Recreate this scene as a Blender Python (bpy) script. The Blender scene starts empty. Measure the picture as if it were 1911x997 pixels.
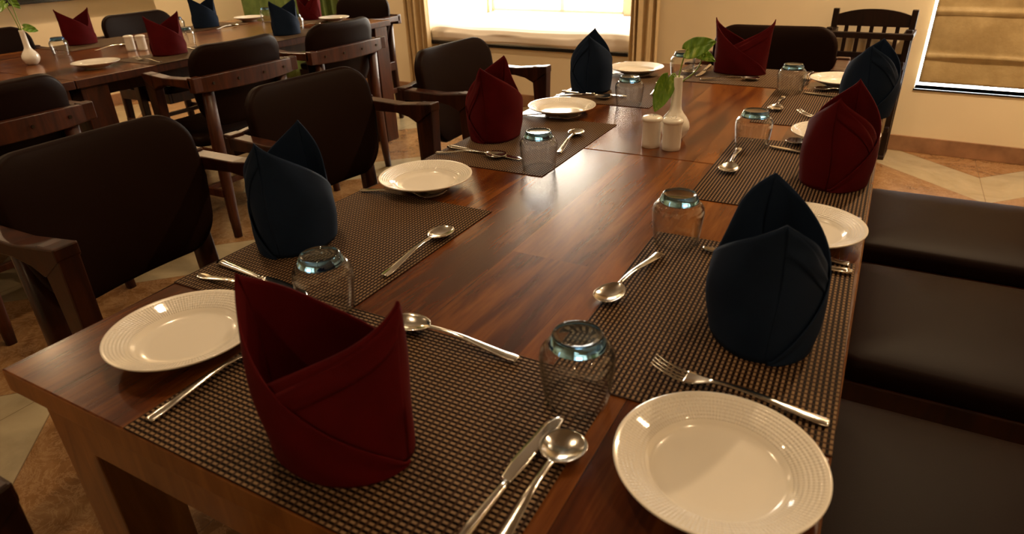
import bpy, math, random
from mathutils import Vector, Matrix
sc = bpy.context.scene
col = sc.collection
PI = math.pi
random.seed(7)

# ------------------------------------------------------------------ camera
cam_d = bpy.data.cameras.new('camera')
cam = bpy.data.objects.new('camera', cam_d)
col.objects.link(cam)
R0 = (0.8774, 0.4786, -0.0332)      # camera right
R1 = (0.1930, -0.4150, -0.8890)     # camera down
R2 = (-0.4393, 0.7738, -0.4566)     # camera forward
xr = Vector(R0).normalized(); fw = Vector(R2).normalized()
dn = fw.cross(xr).normalized(); xr = dn.cross(fw).normalized()
M = Matrix((xr, -dn, -fw)).transposed().to_4x4()
M.translation = Vector((0.887, -0.267, 1.22))
cam.matrix_world = M
cam_d.sensor_width = 36.0
cam_d.lens = 1212.0 / 1911.0 * 36.0
cam_d.clip_start = 0.02
cam_d.dof.use_dof = True
cam_d.dof.focus_distance = 1.55
cam_d.dof.aperture_fstop = 7.0
sc.camera = cam

# ------------------------------------------------------------------ exposure, world
sc.view_settings.view_transform = 'Standard'
sc.view_settings.look = 'None'
sc.view_settings.exposure = 0.35
sc.view_settings.gamma = 1.0
sc.view_settings.use_curve_mapping = False
sc.cycles.use_denoising = True
sc.cycles.max_bounces = 10
sc.cycles.transparent_max_bounces = 24
sc.cycles.transmission_bounces = 12
sc.cycles.caustics_reflective = False
sc.cycles.sample_clamp_indirect = 4.0
w = bpy.data.worlds.new('daylight'); sc.world = w; w.use_nodes = True
w.node_tree.nodes['Background'].inputs[0].default_value = (0.85, 0.93, 1.0, 1)
w.node_tree.nodes['Background'].inputs[1].default_value = 1.2

# ------------------------------------------------------------------ lights
RA = math.radians(-4.29)            # the room's back wall is turned a little against the tables
RO = Vector((1.0, 4.115, 0))
def room(x, y, z=0.0):
    """x along the back wall, y behind it, to scene coordinates"""
    return Vector((RO.x + (x - 1) * math.cos(RA) - y * math.sin(RA), RO.y + (x - 1) * math.sin(RA) + y * math.cos(RA), z))
def area(name, loc, target, size, power, color, sy=None, spread=None):
    d = bpy.data.lights.new(name, 'AREA'); d.energy = power; d.color = color
    d.shape = 'RECTANGLE' if sy else 'DISK'; d.size = size
    if sy: d.size_y = sy
    if spread: d.spread = spread
    o = bpy.data.objects.new(name, d); col.objects.link(o); o.location = loc
    o.rotation_euler = (Vector(target) - Vector(loc)).to_track_quat('-Z', 'Y').to_euler()
    return o
WARM = (1.0, 0.70, 0.40)
SPOTS = [(-0.75, -2.9, 150, 'over the floor before the near table corner'), (1.9, 0.2, 5.0, 'over the aisle right of the near table end'), (-0.6, 0.85, 9.0, 'over the aisle between both tables'),
         (1.6, 1.9, 6.0, 'over the side chairs right of the table'), (1.35, 3.1, 48, 'before the right window'), (1.3, -2.4, 10, 'over the floor behind the near table end'),
         (-2.6, 0.5, 10.0, 'over the background table near its small vase'), (-4.2, 3.5, 44, 'before the green curtain'), (-4.2, 1.6, 12, 'before the left wall'), (-2.9, -1.4, 9, 'over the left front corner of the room')]
for sx, sy_, p, _l in SPOTS:
    area('ceiling_spot_light', (sx, sy_, 2.83), (sx, sy_, 0), 0.22 if p > 100 else 0.10, p, WARM, spread=math.radians(150))

# ------------------------------------------------------------------ material helpers
def mat(name):
    m = bpy.data.materials.new(name); m.use_nodes = True
    nt = m.node_tree; return m, nt, nt.nodes['Principled BSDF']
def N(nt, t, **kw):
    n = nt.nodes.new(t)
    for k, v in kw.items(): setattr(n, k, v)
    return n
def math_n(nt, op, a, b=None, c=None):
    n = N(nt, 'ShaderNodeMath', operation=op)
    for i, v in enumerate((a, b, c)):
        if v is None: continue
        if isinstance(v, (int, float)): n.inputs[i].default_value = v
        else: nt.links.new(v, n.inputs[i])
    return n.outputs[0]
def ramp(nt, fac, stops):
    r = N(nt, 'ShaderNodeValToRGB'); e = r.color_ramp.elements
    while len(e) < len(stops): e.new(0.5)
    for i, (p, c) in enumerate(stops): e[i].position = p; e[i].color = (*c, 1)
    nt.links.new(fac, r.inputs[0]); return r.outputs[0]
def mapping(nt, scale, rot=(0, 0, 0), loc=(0, 0, 0), kind='Object'):
    tc = N(nt, 'ShaderNodeTexCoord'); mp = N(nt, 'ShaderNodeMapping')
    mp.inputs['Scale'].default_value = scale; mp.inputs['Rotation'].default_value = rot; mp.inputs['Location'].default_value = loc
    nt.links.new(tc.outputs[kind], mp.inputs[0]); return mp.outputs[0]
def noise(nt, vec, scale, detail=4, rough=0.55, dist=0.0):
    n = N(nt, 'ShaderNodeTexNoise'); n.inputs['Scale'].default_value = scale; n.inputs['Detail'].default_value = detail
    n.inputs['Roughness'].default_value = rough; n.inputs['Distortion'].default_value = dist
    nt.links.new(vec, n.inputs['Vector']); return n.outputs[0]
def bump(nt, b, h, strength, dist=0.001):
    n = N(nt, 'ShaderNodeBump'); n.inputs['Strength'].default_value = strength; n.inputs['Distance'].default_value = dist
    nt.links.new(h, n.inputs['Height']); nt.links.new(n.outputs[0], b.inputs['Normal'])
def mixc(nt, fac, a, b, mode='MIX'):
    n = N(nt, 'ShaderNodeMix', data_type='RGBA', blend_type=mode)
    if isinstance(fac, (int, float)): n.inputs[0].default_value = fac
    else: nt.links.new(fac, n.inputs[0])
    for i, v in ((6, a), (7, b)):
        if isinstance(v, tuple): n.inputs[i].default_value = (*v, 1)
        else: nt.links.new(v, n.inputs[i])
    return n.outputs[2]
def simple(name, c, rough=0.5, metal=0.0, coat=0.0, nscale=None, namp=0.15, bstr=0.0, spec=0.5):
    m, nt, b = mat(name)
    b.inputs['Roughness'].default_value = rough; b.inputs['Metallic'].default_value = metal
    b.inputs['Coat Weight'].default_value = coat; b.inputs['Specular IOR Level'].default_value = spec
    if nscale:
        v = mapping(nt, (1, 1, 1)); f = noise(nt, v, nscale)
        nt.links.new(ramp(nt, f, [(0.3, tuple(x * (1 - namp) for x in c)), (0.7, tuple(min(1, x * (1 + namp)) for x in c))]), b.inputs['Base Color'])
        if bstr: bump(nt, b, f, bstr)
    else: b.inputs['Base Color'].default_value = (*c, 1)
    return m

def wood_planks(name, plank, dark, mid, light, rough=0.24, axis='Y'):
    """boards side by side, each with its own tone, grain running along `axis` (object coordinates)"""
    m, nt, b = mat(name)
    tc = N(nt, 'ShaderNodeTexCoord'); s = N(nt, 'ShaderNodeSeparateXYZ'); nt.links.new(tc.outputs['Object'], s.inputs[0])
    a, l = (s.outputs[0], s.outputs[1]) if axis == 'Y' else (s.outputs[1], s.outputs[0])
    idx = math_n(nt, 'FLOOR', math_n(nt, 'DIVIDE', math_n(nt, 'ADD', a, 0.043), plank))
    wn = N(nt, 'ShaderNodeTexWhiteNoise', noise_dimensions='2D')
    half = math_n(nt, 'FLOOR', math_n(nt, 'ADD', math_n(nt, 'DIVIDE', l, 5.0), math_n(nt, 'MULTIPLY', idx, 0.37)))
    cb = N(nt, 'ShaderNodeCombineXYZ'); nt.links.new(idx, cb.inputs[0]); nt.links.new(half, cb.inputs[1]); nt.links.new(cb.outputs[0], wn.inputs['Vector'])
    c2 = N(nt, 'ShaderNodeCombineXYZ')
    nt.links.new(math_n(nt, 'MULTIPLY', a, 13.0), c2.inputs[0]); nt.links.new(math_n(nt, 'MULTIPLY', l, 1.7), c2.inputs[1])
    nt.links.new(math_n(nt, 'MULTIPLY', wn.outputs[0], 37.0), c2.inputs[2])
    g1 = noise(nt, c2.outputs[0], 1.3, 5, 0.55, 0.7)
    c3 = N(nt, 'ShaderNodeCombineXYZ')
    nt.links.new(math_n(nt, 'MULTIPLY', a, 90.0), c3.inputs[0]); nt.links.new(math_n(nt, 'MULTIPLY', l, 5.0), c3.inputs[1]); nt.links.new(wn.outputs[0], c3.inputs[2])
    g2 = noise(nt, c3.outputs[0], 2.0, 3, 0.6, 0.3)
    tone = math_n(nt, 'ADD', math_n(nt, 'MULTIPLY', wn.outputs[0], 0.30), math_n(nt, 'ADD', math_n(nt, 'MULTIPLY', g1, 0.95), math_n(nt, 'MULTIPLY', g2, 0.25)))
    tone = math_n(nt, 'SUBTRACT', tone, 0.26)
    cr = ramp(nt, tone, [(0.20, dark), (0.45, mid), (0.74, light)])
    fr = math_n(nt, 'FRACT', math_n(nt, 'DIVIDE', math_n(nt, 'ADD', a, 0.043), plank))
    line = math_n(nt, 'LESS_THAN', fr, 0.008)
    nt.links.new(mixc(nt, math_n(nt, 'MULTIPLY', line, 0.45), cr, tuple(x * 0.4 for x in dark)), b.inputs['Base Color'])
    b.inputs['Roughness'].default_value = rough
    b.inputs['Coat Weight'].default_value = 0.12; b.inputs['Coat Roughness'].default_value = 0.15; b.inputs['Specular IOR Level'].default_value = 0.32
    bump(nt, b, g2, 0.10, 0.001)
    return m
def wood(name, dark, light, rough=0.35, sc_=(9, 9, 1.2), coat=0.06):
    m, nt, b = mat(name)
    v = mapping(nt, sc_); f = noise(nt, v, 3.0, 6, 0.6, 1.2)
    nt.links.new(ramp(nt, f, [(0.32, dark), (0.68, light)]), b.inputs['Base Color'])
    b.inputs['Roughness'].default_value = rough; b.inputs['Coat Weight'].default_value = coat; b.inputs['Coat Roughness'].default_value = 0.2
    b.inputs['Specular IOR Level'].default_value = 0.3
    bump(nt, b, f, 0.08); return m

TD, TM, TL = (0.010, 0.0020, 0.0007), (0.078, 0.0175, 0.0032), (0.225, 0.074, 0.0140)
M_TOP = wood_planks('sheesham_tabletop', 0.148, TD, TM, TL)
M_LEGT = wood('sheesham_frame', (0.155, 0.055, 0.0120), (0.290, 0.115, 0.0290), 0.45)
M_CH = wood('chair_wood', (0.012, 0.0030, 0.0015), (0.050, 0.0125, 0.0040), 0.36)
M_CHO = wood('chair_wood_warm', (0.022, 0.0045, 0.0012), (0.075, 0.0180, 0.0038), 0.42)
M_BLACKW = wood('dark_stained_wood', (0.0045, 0.0016, 0.0010), (0.0130, 0.0042, 0.0024), 0.38)
def leather(name, c, rough=0.42):
    m, nt, b = mat(name)
    v = mapping(nt, (1, 1, 1)); f = noise(nt, v, 420.0, 2)
    b.inputs['Base Color'].default_value = (*c, 1); b.inputs['Roughness'].default_value = rough
    b.inputs['Specular IOR Level'].default_value = 0.055
    bump(nt, b, f, 0.22, 0.0006); return m
M_LEA = leather('brown_leather', (0.0095, 0.0030, 0.0014), 0.50)
M_PLY = wood('cushion_back_shell', (0.012, 0.005, 0.003), (0.026, 0.010, 0.006), 0.4)
def cloth(name, c, c2):
    m, nt, b = mat(name)
    v = mapping(nt, (1, 1, 1)); f = noise(nt, v, 26.0, 3)
    nt.links.new(ramp(nt, f, [(0.3, c), (0.7, c2)]), b.inputs['Base Color'])
    b.inputs['Roughness'].default_value = 0.85; b.inputs['Specular IOR Level'].default_value = 0.15
    b.inputs['Sheen Weight'].default_value = 0.12; b.inputs['Sheen Tint'].default_value = (*c2, 1)
    wv = noise(nt, mapping(nt, (1, 1, 1)), 900.0, 2)
    bump(nt, b, wv, 0.25, 0.0006)
    return m
M_RED = cloth('red_cotton', (0.064, 0.0004, 0.0013), (0.078, 0.0005, 0.0018))
M_NAVY = cloth('navy_cotton', (0.0050, 0.0125, 0.032), (0.0065, 0.0155, 0.039))
M_WALL = simple('cream_wall', (0.72, 0.61, 0.43), 0.75, nscale=2.0, namp=0.03)
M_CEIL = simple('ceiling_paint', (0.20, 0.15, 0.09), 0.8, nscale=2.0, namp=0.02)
M_SKIRT = simple('marble_skirting', (0.27, 0.140, 0.075), 0.3, nscale=9.0, namp=0.3)
M_CURT = simple('beige_curtain', (0.60, 0.46, 0.27), 0.85, nscale=30, namp=0.05)
M_GREEN = simple('green_curtain', (0.085, 0.13, 0.030), 0.85, nscale=12, namp=0.25)
M_SHEET = simple('white_sheet', (0.86, 0.80, 0.76), 0.8, nscale=3, namp=0.03)
M_SLAB = simple('black_granite', (0.008, 0.008, 0.008), 0.2, nscale=200, namp=0.3)
M_HOLE = simple('dark_hole', (0.03, 0.02, 0.015), 0.7, nscale=50)
M_BOLT = simple('bolt_steel', (0.05, 0.035, 0.02), 0.4, metal=0.8, nscale=50)
def steel():
    m, nt, b = mat('polished_steel')
    b.inputs['Base Color'].default_value = (0.80, 0.76, 0.70, 1); b.inputs['Metallic'].default_value = 1.0
    f = noise(nt, mapping(nt, (1, 1, 1)), 60.0, 2)
    nt.links.new(ramp(nt, f, [(0.3, (0.12,) * 3), (0.7, (0.18,) * 3)]), b.inputs['Roughness']); return m
M_STEEL = steel()
def ceramic(name, relief):
    m, nt, b = mat(name)
    b.inputs['Base Color'].default_value = (0.84, 0.79, 0.71, 1); b.inputs['Roughness'].default_value = 0.18
    b.inputs['Coat Weight'].default_value = 0.5; b.inputs['Coat Roughness'].default_value = 0.05
    tc = N(nt, 'ShaderNodeTexCoord'); s = N(nt, 'ShaderNodeSeparateXYZ'); nt.links.new(tc.outputs['Object'], s.inputs[0])
    if relief:
        r = math_n(nt, 'SQRT', math_n(nt, 'ADD', math_n(nt, 'MULTIPLY', s.outputs[0], s.outputs[0]), math_n(nt, 'MULTIPLY', s.outputs[1], s.outputs[1])))
        th = math_n(nt, 'ARCTAN2', s.outputs[1], s.outputs[0])
        k1 = math_n(nt, 'SINE', math_n(nt, 'ADD', math_n(nt, 'MULTIPLY', th, 72.0), math_n(nt, 'MULTIPLY', r, 800.0)))
        k2 = math_n(nt, 'SINE', math_n(nt, 'SUBTRACT', math_n(nt, 'MULTIPLY', th, 72.0), math_n(nt, 'MULTIPLY', r, 800.0)))
        k = math_n(nt, 'MULTIPLY', k1, k2)
        msk = math_n(nt, 'MULTIPLY', math_n(nt, 'GREATER_THAN', r, 0.0655), math_n(nt, 'LESS_THAN', r, 0.0915))
        bump(nt, b, math_n(nt, 'MULTIPLY', k, msk), 0.9, 0.0007)
    return m
M_PLATE = ceramic('white_china_relief', True)
M_CHINA = ceramic('white_china', False)
def glass():
    m, nt, b = mat('clear_tumbler_wall')
    out = nt.nodes['Material Output']; nt.nodes.remove(b)
    tr = N(nt, 'ShaderNodeBsdfTransparent'); tr.inputs[0].default_value = (0.985, 0.99, 0.99, 1)
    gl = N(nt, 'ShaderNodeBsdfGlossy'); gl.inputs['Roughness'].default_value = 0.0
    mx = N(nt, 'ShaderNodeMixShader'); geo = N(nt, 'ShaderNodeNewGeometry')
    vd = N(nt, 'ShaderNodeVectorMath', operation='DOT_PRODUCT'); nt.links.new(geo.outputs['Normal'], vd.inputs[0]); nt.links.new(geo.outputs['Incoming'], vd.inputs[1])
    inv = math_n(nt, 'SUBTRACT', 1.0, math_n(nt, 'ABSOLUTE', vd.outputs['Value']))
    nt.links.new(math_n(nt, 'ADD', math_n(nt, 'MULTIPLY', math_n(nt, 'POWER', inv, 3.0), 0.80), 0.035), mx.inputs[0])
    nt.links.new(mixc(nt, math_n(nt, 'POWER', inv, 3.0), (0.985, 0.99, 0.99), (0.45, 0.52, 0.56)), tr.inputs[0])
    nt.links.new(tr.outputs[0], mx.inputs[1]); nt.links.new(gl.outputs[0], mx.inputs[2]); nt.links.new(mx.outputs[0], out.inputs[0])
    m2, nt2, b2 = mat('glass_base_daylight_tint')
    b2.inputs['Base Color'].default_value = (0.90, 0.97, 1.0, 1); b2.inputs['Roughness'].default_value = 0.0
    b2.inputs['Transmission Weight'].default_value = 1.0; b2.inputs['IOR'].default_value = 1.5
    va = N(nt2, 'ShaderNodeVolumeAbsorption'); va.inputs[0].default_value = (0.22, 0.60, 0.86, 1); va.inputs[1].default_value = 32.0  # blue of refracted window daylight put into the absorption colour
    nt2.links.new(va.outputs[0], nt2.nodes['Material Output'].inputs['Volume'])
    return m, m2
M_GLASS, M_GBASE = glass()
def placemat():
    m, nt, b = mat('woven_placemat')
    tc = N(nt, 'ShaderNodeTexCoord'); s = N(nt, 'ShaderNodeSeparateXYZ'); nt.links.new(tc.outputs['Object'], s.inputs[0])
    u = math_n(nt, 'DIVIDE', s.outputs[0], 0.0082); v = math_n(nt, 'DIVIDE', s.outputs[1], 0.0062)
    row = math_n(nt, 'FLOOR', v)
    u2 = math_n(nt, 'ADD', u, math_n(nt, 'MULTIPLY', math_n(nt, 'MODULO', row, 2.0), 0.0))
    fu = math_n(nt, 'FRACT', u2); fv = math_n(nt, 'FRACT', v)
    hv = math_n(nt, 'SINE', math_n(nt, 'MULTIPLY', fv, PI)); hu = math_n(nt, 'SINE', math_n(nt, 'MULTIPLY', fu, PI))
    weft = math_n(nt, 'GREATER_THAN', fv, 0.52)       # light strands along the mat
    warp = math_n(nt, 'GREATER_THAN', fu, 0.70)       # thinner strands across
    both = math_n(nt, 'MULTIPLY', weft, math_n(nt, 'LESS_THAN', fu, 0.62))
    c = mixc(nt, warp, (0.0065, 0.0026, 0.0014), (0.038, 0.0180, 0.0100))
    c = mixc(nt, weft, c, (0.062, 0.0330, 0.0180))
    c = mixc(nt, both, c, (0.250, 0.158, 0.088))
    nt.links.new(c, b.inputs['Base Color'])
    b.inputs['Roughness'].default_value = 0.6; b.inputs['Specular IOR Level'].default_value = 0.05
    h = math_n(nt, 'ADD', math_n(nt, 'MULTIPLY', both, hu), math_n(nt, 'MULTIPLY', hv, 0.5))
    bump(nt, b, h, 0.6, 0.001)
    return m
M_MAT = placemat()
def marble_floor():
    m, nt, b = mat('marble_floor')
    tc = N(nt, 'ShaderNodeTexCoord'); s = N(nt, 'ShaderNodeSeparateXYZ'); nt.links.new(tc.outputs['Object'], s.inputs[0])
    h, P = 0.877, 1.372
    t = math_n(nt, 'PINGPONG', math_n(nt, 'ADD', s.outputs[0], -1.45 + 8 * h), h)
    ph = math_n(nt, 'MODULO', math_n(nt, 'ADD', math_n(nt, 'SUBTRACT', s.outputs[1], t), 10 * P - 3.33), P)
    band = math_n(nt, 'LESS_THAN', ph, 0.40)
    n1 = noise(nt, tc.outputs['Object'], 3.0, 8, 0.65, 2.2); n2 = noise(nt, tc.outputs['Object'], 9.0, 6, 0.7, 3.0)
    tan_ = ramp(nt, n1, [(0.28, (0.115, 0.048, 0.016)), (0.5, (0.200, 0.098, 0.036)), (0.72, (0.29, 0.16, 0.068))])
    vein = ramp(nt, n2, [(0.46, (0, 0, 0)), (0.50, (1, 1, 1)), (0.54, (0, 0, 0))])
    tan2 = mixc(nt, math_n(nt, 'MULTIPLY', vein, 0.35), tan_, (0.42, 0.27, 0.14))
    cream = ramp(nt, n1, [(0.3, (0.25, 0.190, 0.108)), (0.7, (0.34, 0.27, 0.16))])
    c = mixc(nt, band, tan2, cream)
    # tile joints
    fx = math_n(nt, 'FRACT', math_n(nt, 'DIVIDE', math_n(nt, 'ADD', s.outputs[0], -1.45 + 8 * h), h))
    jx = math_n(nt, 'LESS_THAN', fx, 0.004)
    e1 = math_n(nt, 'LESS_THAN', math_n(nt, 'ABSOLUTE', math_n(nt, 'SUBTRACT', ph, 0.40)), 0.003)
    e2 = math_n(nt, 'LESS_THAN', ph, 0.004)
    j = math_n(nt, 'MINIMUM', math_n(nt, 'ADD', jx, math_n(nt, 'ADD', e1, e2)), 1.0)
    nt.links.new(mixc(nt, math_n(nt, 'MULTIPLY', j, 0.6), c, (0.10, 0.06, 0.03)), b.inputs['Base Color'])
    b.inputs['Roughness'].default_value = 0.16
    return m
M_FLOOR = marble_floor()
def blind_mat():
    m, nt, b = mat('gold_blind_fabric')
    f = noise(nt, mapping(nt, (1, 1, 1)), 11.0, 5, 0.6); g = noise(nt, mapping(nt, (400, 1, 90)), 1.0, 2)
    nt.links.new(ramp(nt, f, [(0.3, (0.33, 0.235, 0.105)), (0.7, (0.46, 0.345, 0.175))]), b.inputs['Base Color'])
    b.inputs['Roughness'].default_value = 0.42; b.inputs['Sheen Weight'].default_value = 0.3
    bump(nt, b, f, 0.5, 0.01); return m
M_BLIND = blind_mat()
def emit(name, c, s):
    m, nt, b = mat(name); b.inputs['Base Color'].default_value = (0, 0, 0, 1)
    b.inputs['Emission Color'].default_value = (*c, 1); b.inputs['Emission Strength'].default_value = s; return m
M_SKYW = emit('bright_sky_outside', (1.0, 0.92, 0.78), 17.0)
M_SKYR = emit('bright_sky_right', (0.92, 0.97, 1.0), 12.0)
M_LAMP = emit('lamp_disc', WARM, 30.0)
def leafm():
    m, nt, b = mat('pothos_leaf')
    f = noise(nt, mapping(nt, (60, 14, 14)), 1.0, 5, 0.6, 0.8)
    nt.links.new(ramp(nt, f, [(0.40, (0.085, 0.200, 0.012)), (0.56, (0.150, 0.300, 0.018)), (0.68, (0.46, 0.58, 0.12))]), b.inputs['Base Color'])
    b.inputs['Roughness'].default_value = 0.33; b.inputs['Transmission Weight'].default_value = 0.0
    b.inputs['Subsurface Weight'].default_value = 0.15; b.inputs['Subsurface Radius'].default_value = (0.003, 0.004, 0.001)
    return m
M_LEAF = leafm()
M_STEM = simple('green_stem', (0.22, 0.34, 0.045), 0.45, nscale=40)

# ------------------------------------------------------------------ mesh helpers
class MB:
    def __init__(s): s.v = []; s.f = []; s.sm = []; s.mi = []
    def add(s, vs, fs, smooth=False, mi=0):
        o = len(s.v); s.v += [Vector(p) for p in vs]; s.f += [tuple(o + i for i in f) for f in fs]
        s.sm += [smooth] * len(fs); s.mi += [mi] * len(fs); return s
    def box(s, x0, x1, y0, y1, z0, z1):
        v = [(x, y, z) for z in (z0, z1) for y in (y0, y1) for x in (x0, x1)]
        return s.add(v, [(0, 2, 3, 1), (4, 5, 7, 6), (0, 1, 5, 4), (2, 6, 7, 3), (0, 4, 6, 2), (1, 3, 7, 5)])
    def beam(s, a, b, wa, wb, up=(0, 0, 1), smooth=False, n=4):
        """tapered bar from a to b; wa, wb = (width, height) or radius"""
        a, b = Vector(a), Vector(b); d = (b - a).normalized(); up = Vector(up)
        if abs(d.dot(up)) > 0.99: up = Vector((0, 1, 0))
        sx = d.cross(up).normalized(); sy = sx.cross(d)
        vs = []
        for p, wd in ((a, wa), (b, wb)):
            if n == 4: cs = [(-.5, -.5), (.5, -.5), (.5, .5), (-.5, .5)]
            else: cs = [(.5 * math.cos(2 * PI * k / n), .5 * math.sin(2 * PI * k / n)) for k in range(n)]
            vs += [p + sx * c[0] * wd[0] + sy * c[1] * wd[1] for c in cs]
        fs = [tuple(range(n))[::-1], tuple(range(n, 2 * n))] + [(k, (k + 1) % n, n + (k + 1) % n, n + k) for k in range(n)]
        return s.add(vs, fs, smooth)
    def sweep(s, pts, sec, ups=None, smooth=True, closed_ends=True):
        """sec(i) -> list of (side, up) offsets"""
        n = None; rows = []
        for i, p in enumerate(pts):
            p = Vector(p)
            d = (Vector(pts[min(i + 1, len(pts) - 1)]) - Vector(pts[max(i - 1, 0)])).normalized()
            up = Vector(ups[i]) if ups else Vector((0, 0, 1))
            if abs(d.dot(up)) > 0.98: up = Vector((0, 1, 0))
            sx = d.cross(up).normalized(); sy = sx.cross(d)
            q = sec(i); n = len(q); rows.append([p + sx * a + sy * b for a, b in q])
        vs = [v for r in rows for v in r]; fs = []
        for i in range(len(rows) - 1):
            for k in range(n): fs.append((i * n + k, i * n + (k + 1) % n, (i + 1) * n + (k + 1) % n, (i + 1) * n + k))
        if closed_ends: fs += [tuple(range(n))[::-1], tuple(range((len(rows) - 1) * n, len(rows) * n))]
        return s.add(vs, fs, smooth)
    def tube(s, pts, r, n=8):
        rr = r if callable(r) else (lambda i: r)
        return s.sweep(pts, lambda i: [(rr(i) * math.cos(2 * PI * k / n), rr(i) * math.sin(2 * PI * k / n)) for k in range(n)])
    def lathe(s, prof, n=48, mi=None, closed=False):
        m = len(prof); vs = []
        for r, z in prof:
            vs += [(r * math.cos(2 * PI * k / n), r * math.sin(2 * PI * k / n), z) for k in range(n)]
        o = len(s.v); s.v += [Vector(p) for p in vs]
        rng = range(m) if closed else range(m - 1)
        for i in rng:
            j = (i + 1) % m
            for k in range(n):
                k2 = (k + 1) % n
                s.f.append((o + i * n + k, o + i * n + k2, o + j * n + k2, o + j * n + k)); s.sm.append(True)
                s.mi.append(mi[i] if mi else 0)
        return s
    def grid(s, fn, nu, nv, smooth=True, mi=0):
        vs = [fn(i / nu, j / nv) for i in range(nu + 1) for j in range(nv + 1)]
        fs = [(i * (nv + 1) + j, (i + 1) * (nv + 1) + j, (i + 1) * (nv + 1) + j + 1, i * (nv + 1) + j + 1) for i in range(nu) for j in range(nv)]
        return s.add(vs, fs, smooth, mi)
    def xf(s, m):
        s.v = [m @ p for p in s.v]; return s
    def build(s, name, material, parent=None, bevel=0.0, seg=2, solid=0.0, sub=0, weld=False, loc=None, offset=0.0):
        me = bpy.data.meshes.new(name); me.from_pydata([tuple(p) for p in s.v], [], s.f); me.update()
        mats = material if isinstance(material, (list, tuple)) else [material]
        for mm in mats: me.materials.append(mm)
        for i, p in enumerate(me.polygons): p.use_smooth = s.sm[i]; p.material_index = s.mi[i]
        if weld:
            import bmesh
            bm = bmesh.new(); bm.from_mesh(me); bmesh.ops.remove_doubles(bm, verts=bm.verts, dist=1e-5)
            bmesh.ops.recalc_face_normals(bm, faces=bm.faces); bm.to_mesh(me); bm.free()
        o = bpy.data.objects.new(name, me); col.objects.link(o)
        if parent is not None: o.parent = parent
        if loc is not None: o.location = loc
        if solid:
            md = o.modifiers.new('solid', 'SOLIDIFY'); md.thickness = solid; md.offset = offset
        if sub:
            md = o.modifiers.new('sub', 'SUBSURF'); md.levels = sub; md.render_levels = sub
        if bevel:
            md = o.modifiers.new('bevel', 'BEVEL'); md.width = bevel; md.segments = seg; md.limit_method = 'ANGLE'; md.angle_limit = 0.7
            md.harden_normals = False
        return o
def tag(o, label=None, cat=None, group=None, kind=None):
    if label: o['label'] = label
    if cat: o['category'] = cat
    if group: o['group'] = group
    if kind: o['kind'] = kind
    return o
def thing(name, loc=(0, 0, 0), rz=0.0):
    o = bpy.data.objects.new(name, None); col.objects.link(o); o.location = loc; o.rotation_euler = (0, 0, rz)
    o.empty_display_size = 0.05; return o
def copy_tree(o, parent=None):
    c = o.copy(); col.objects.link(c)
    if parent is not None: c.parent = parent
    for ch in list(o.children): copy_tree(ch, c)
    return c
def struct(name, mb, material, label=None, **kw):
    o = mb.build(name, material, **kw); o['kind'] = 'structure'
    if label: o['label'] = label
    return o

class Kind:
    """one prototype of a thing; the first use moves it, later uses copy it"""
    def __init__(s, proto, cat): s.p = proto; s.used = False; s.cat = cat
    def put(s, loc, rz, label, group=None, tilt=None):
        o = copy_tree(s.p) if s.used else s.p
        s.used = True
        o.location = loc; o.rotation_euler = (tilt[0] if tilt else 0, tilt[1] if tilt else 0, rz)
        if 'group' in o and group is None: del o['group']
        tag(o, label, s.cat, group); return o

# ------------------------------------------------------------------ room
X0, X1, Y0, ZC = -4.85, 2.75, -6.6, 2.85
def rbox(mb, x0, x1, y0, y1, z0, z1):
    v = [room(x, y, z) for z in (z0, z1) for y in (y0, y1) for x in (x0, x1)]
    return mb.add(v, [(0, 2, 3, 1), (4, 5, 7, 6), (0, 1, 5, 4), (2, 6, 7, 3), (0, 4, 6, 2), (1, 3, 7, 5)])
AX0, AX1, AZ, AT, AD = -2.45, -0.60, 0.455, 2.45, 0.84       # alcove
fl = MB(); fl.add([room(X0 - .1, Y0 - .1, 0), room(X1 + .1, Y0 - .1, 0), room(X1 + .1, .12, 0), room(X0 - .1, .12, 0)], [(0, 1, 2, 3)])
struct('floor', fl, M_FLOOR)
ce = MB(); rbox(ce, X0 - .1, X1 + .1, Y0 - .1, .12, ZC, ZC + .1); struct('ceiling', ce, M_CEIL)
WZ0, WX0 = 0.362, 1.075                                    # right window opening
wb = MB()
rbox(wb, X0 - .1, AX0, 0, .12, 0, ZC); rbox(wb, AX1, WX0, 0, .12, 0, ZC); rbox(wb, AX0, AX1, 0, .12, 0, AZ - .025)
rbox(wb, AX0, AX1, 0, .12, AT, ZC); rbox(wb, WX0, X1 + .1, 0, .12, 0, WZ0); rbox(wb, WX0, X1 + .1, 0, .12, 2.2, ZC)
struct('wall_back', wb, M_WALL)
wl = MB(); rbox(wl, X0 - .12, X0, Y0, 0, 0, .862); rbox(wl, X0 - .12, X0, Y0, 0, 2.1, ZC); rbox(wl, X0 - .12, X0, Y0, -5.6, .862, 2.1); rbox(wl, X0 - .12, X0, -.9, 0, .862, 2.1)
struct('wall_left', wl, M_WALL)
wr = MB(); rbox(wr, X1, X1 + .12, Y0, 0, 0, ZC); struct('wall_right', wr, M_WALL)
wf = MB(); rbox(wf, X0, X1, Y0 - .12, Y0, 0, ZC); struct('wall_front', wf, M_WALL)
for nm, a in (('baseboard_back', (X0, X1, -.014, 0, 0, .09)), ('baseboard_left', (X0, X0 + .014, Y0, -.014, 0, .09)), ('baseboard_right', (X1 - .014, X1, Y0, -.014, 0, .09))):
    b_ = MB(); rbox(b_, *a); struct(nm, b_, M_SKIRT, bevel=.002)
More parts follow.
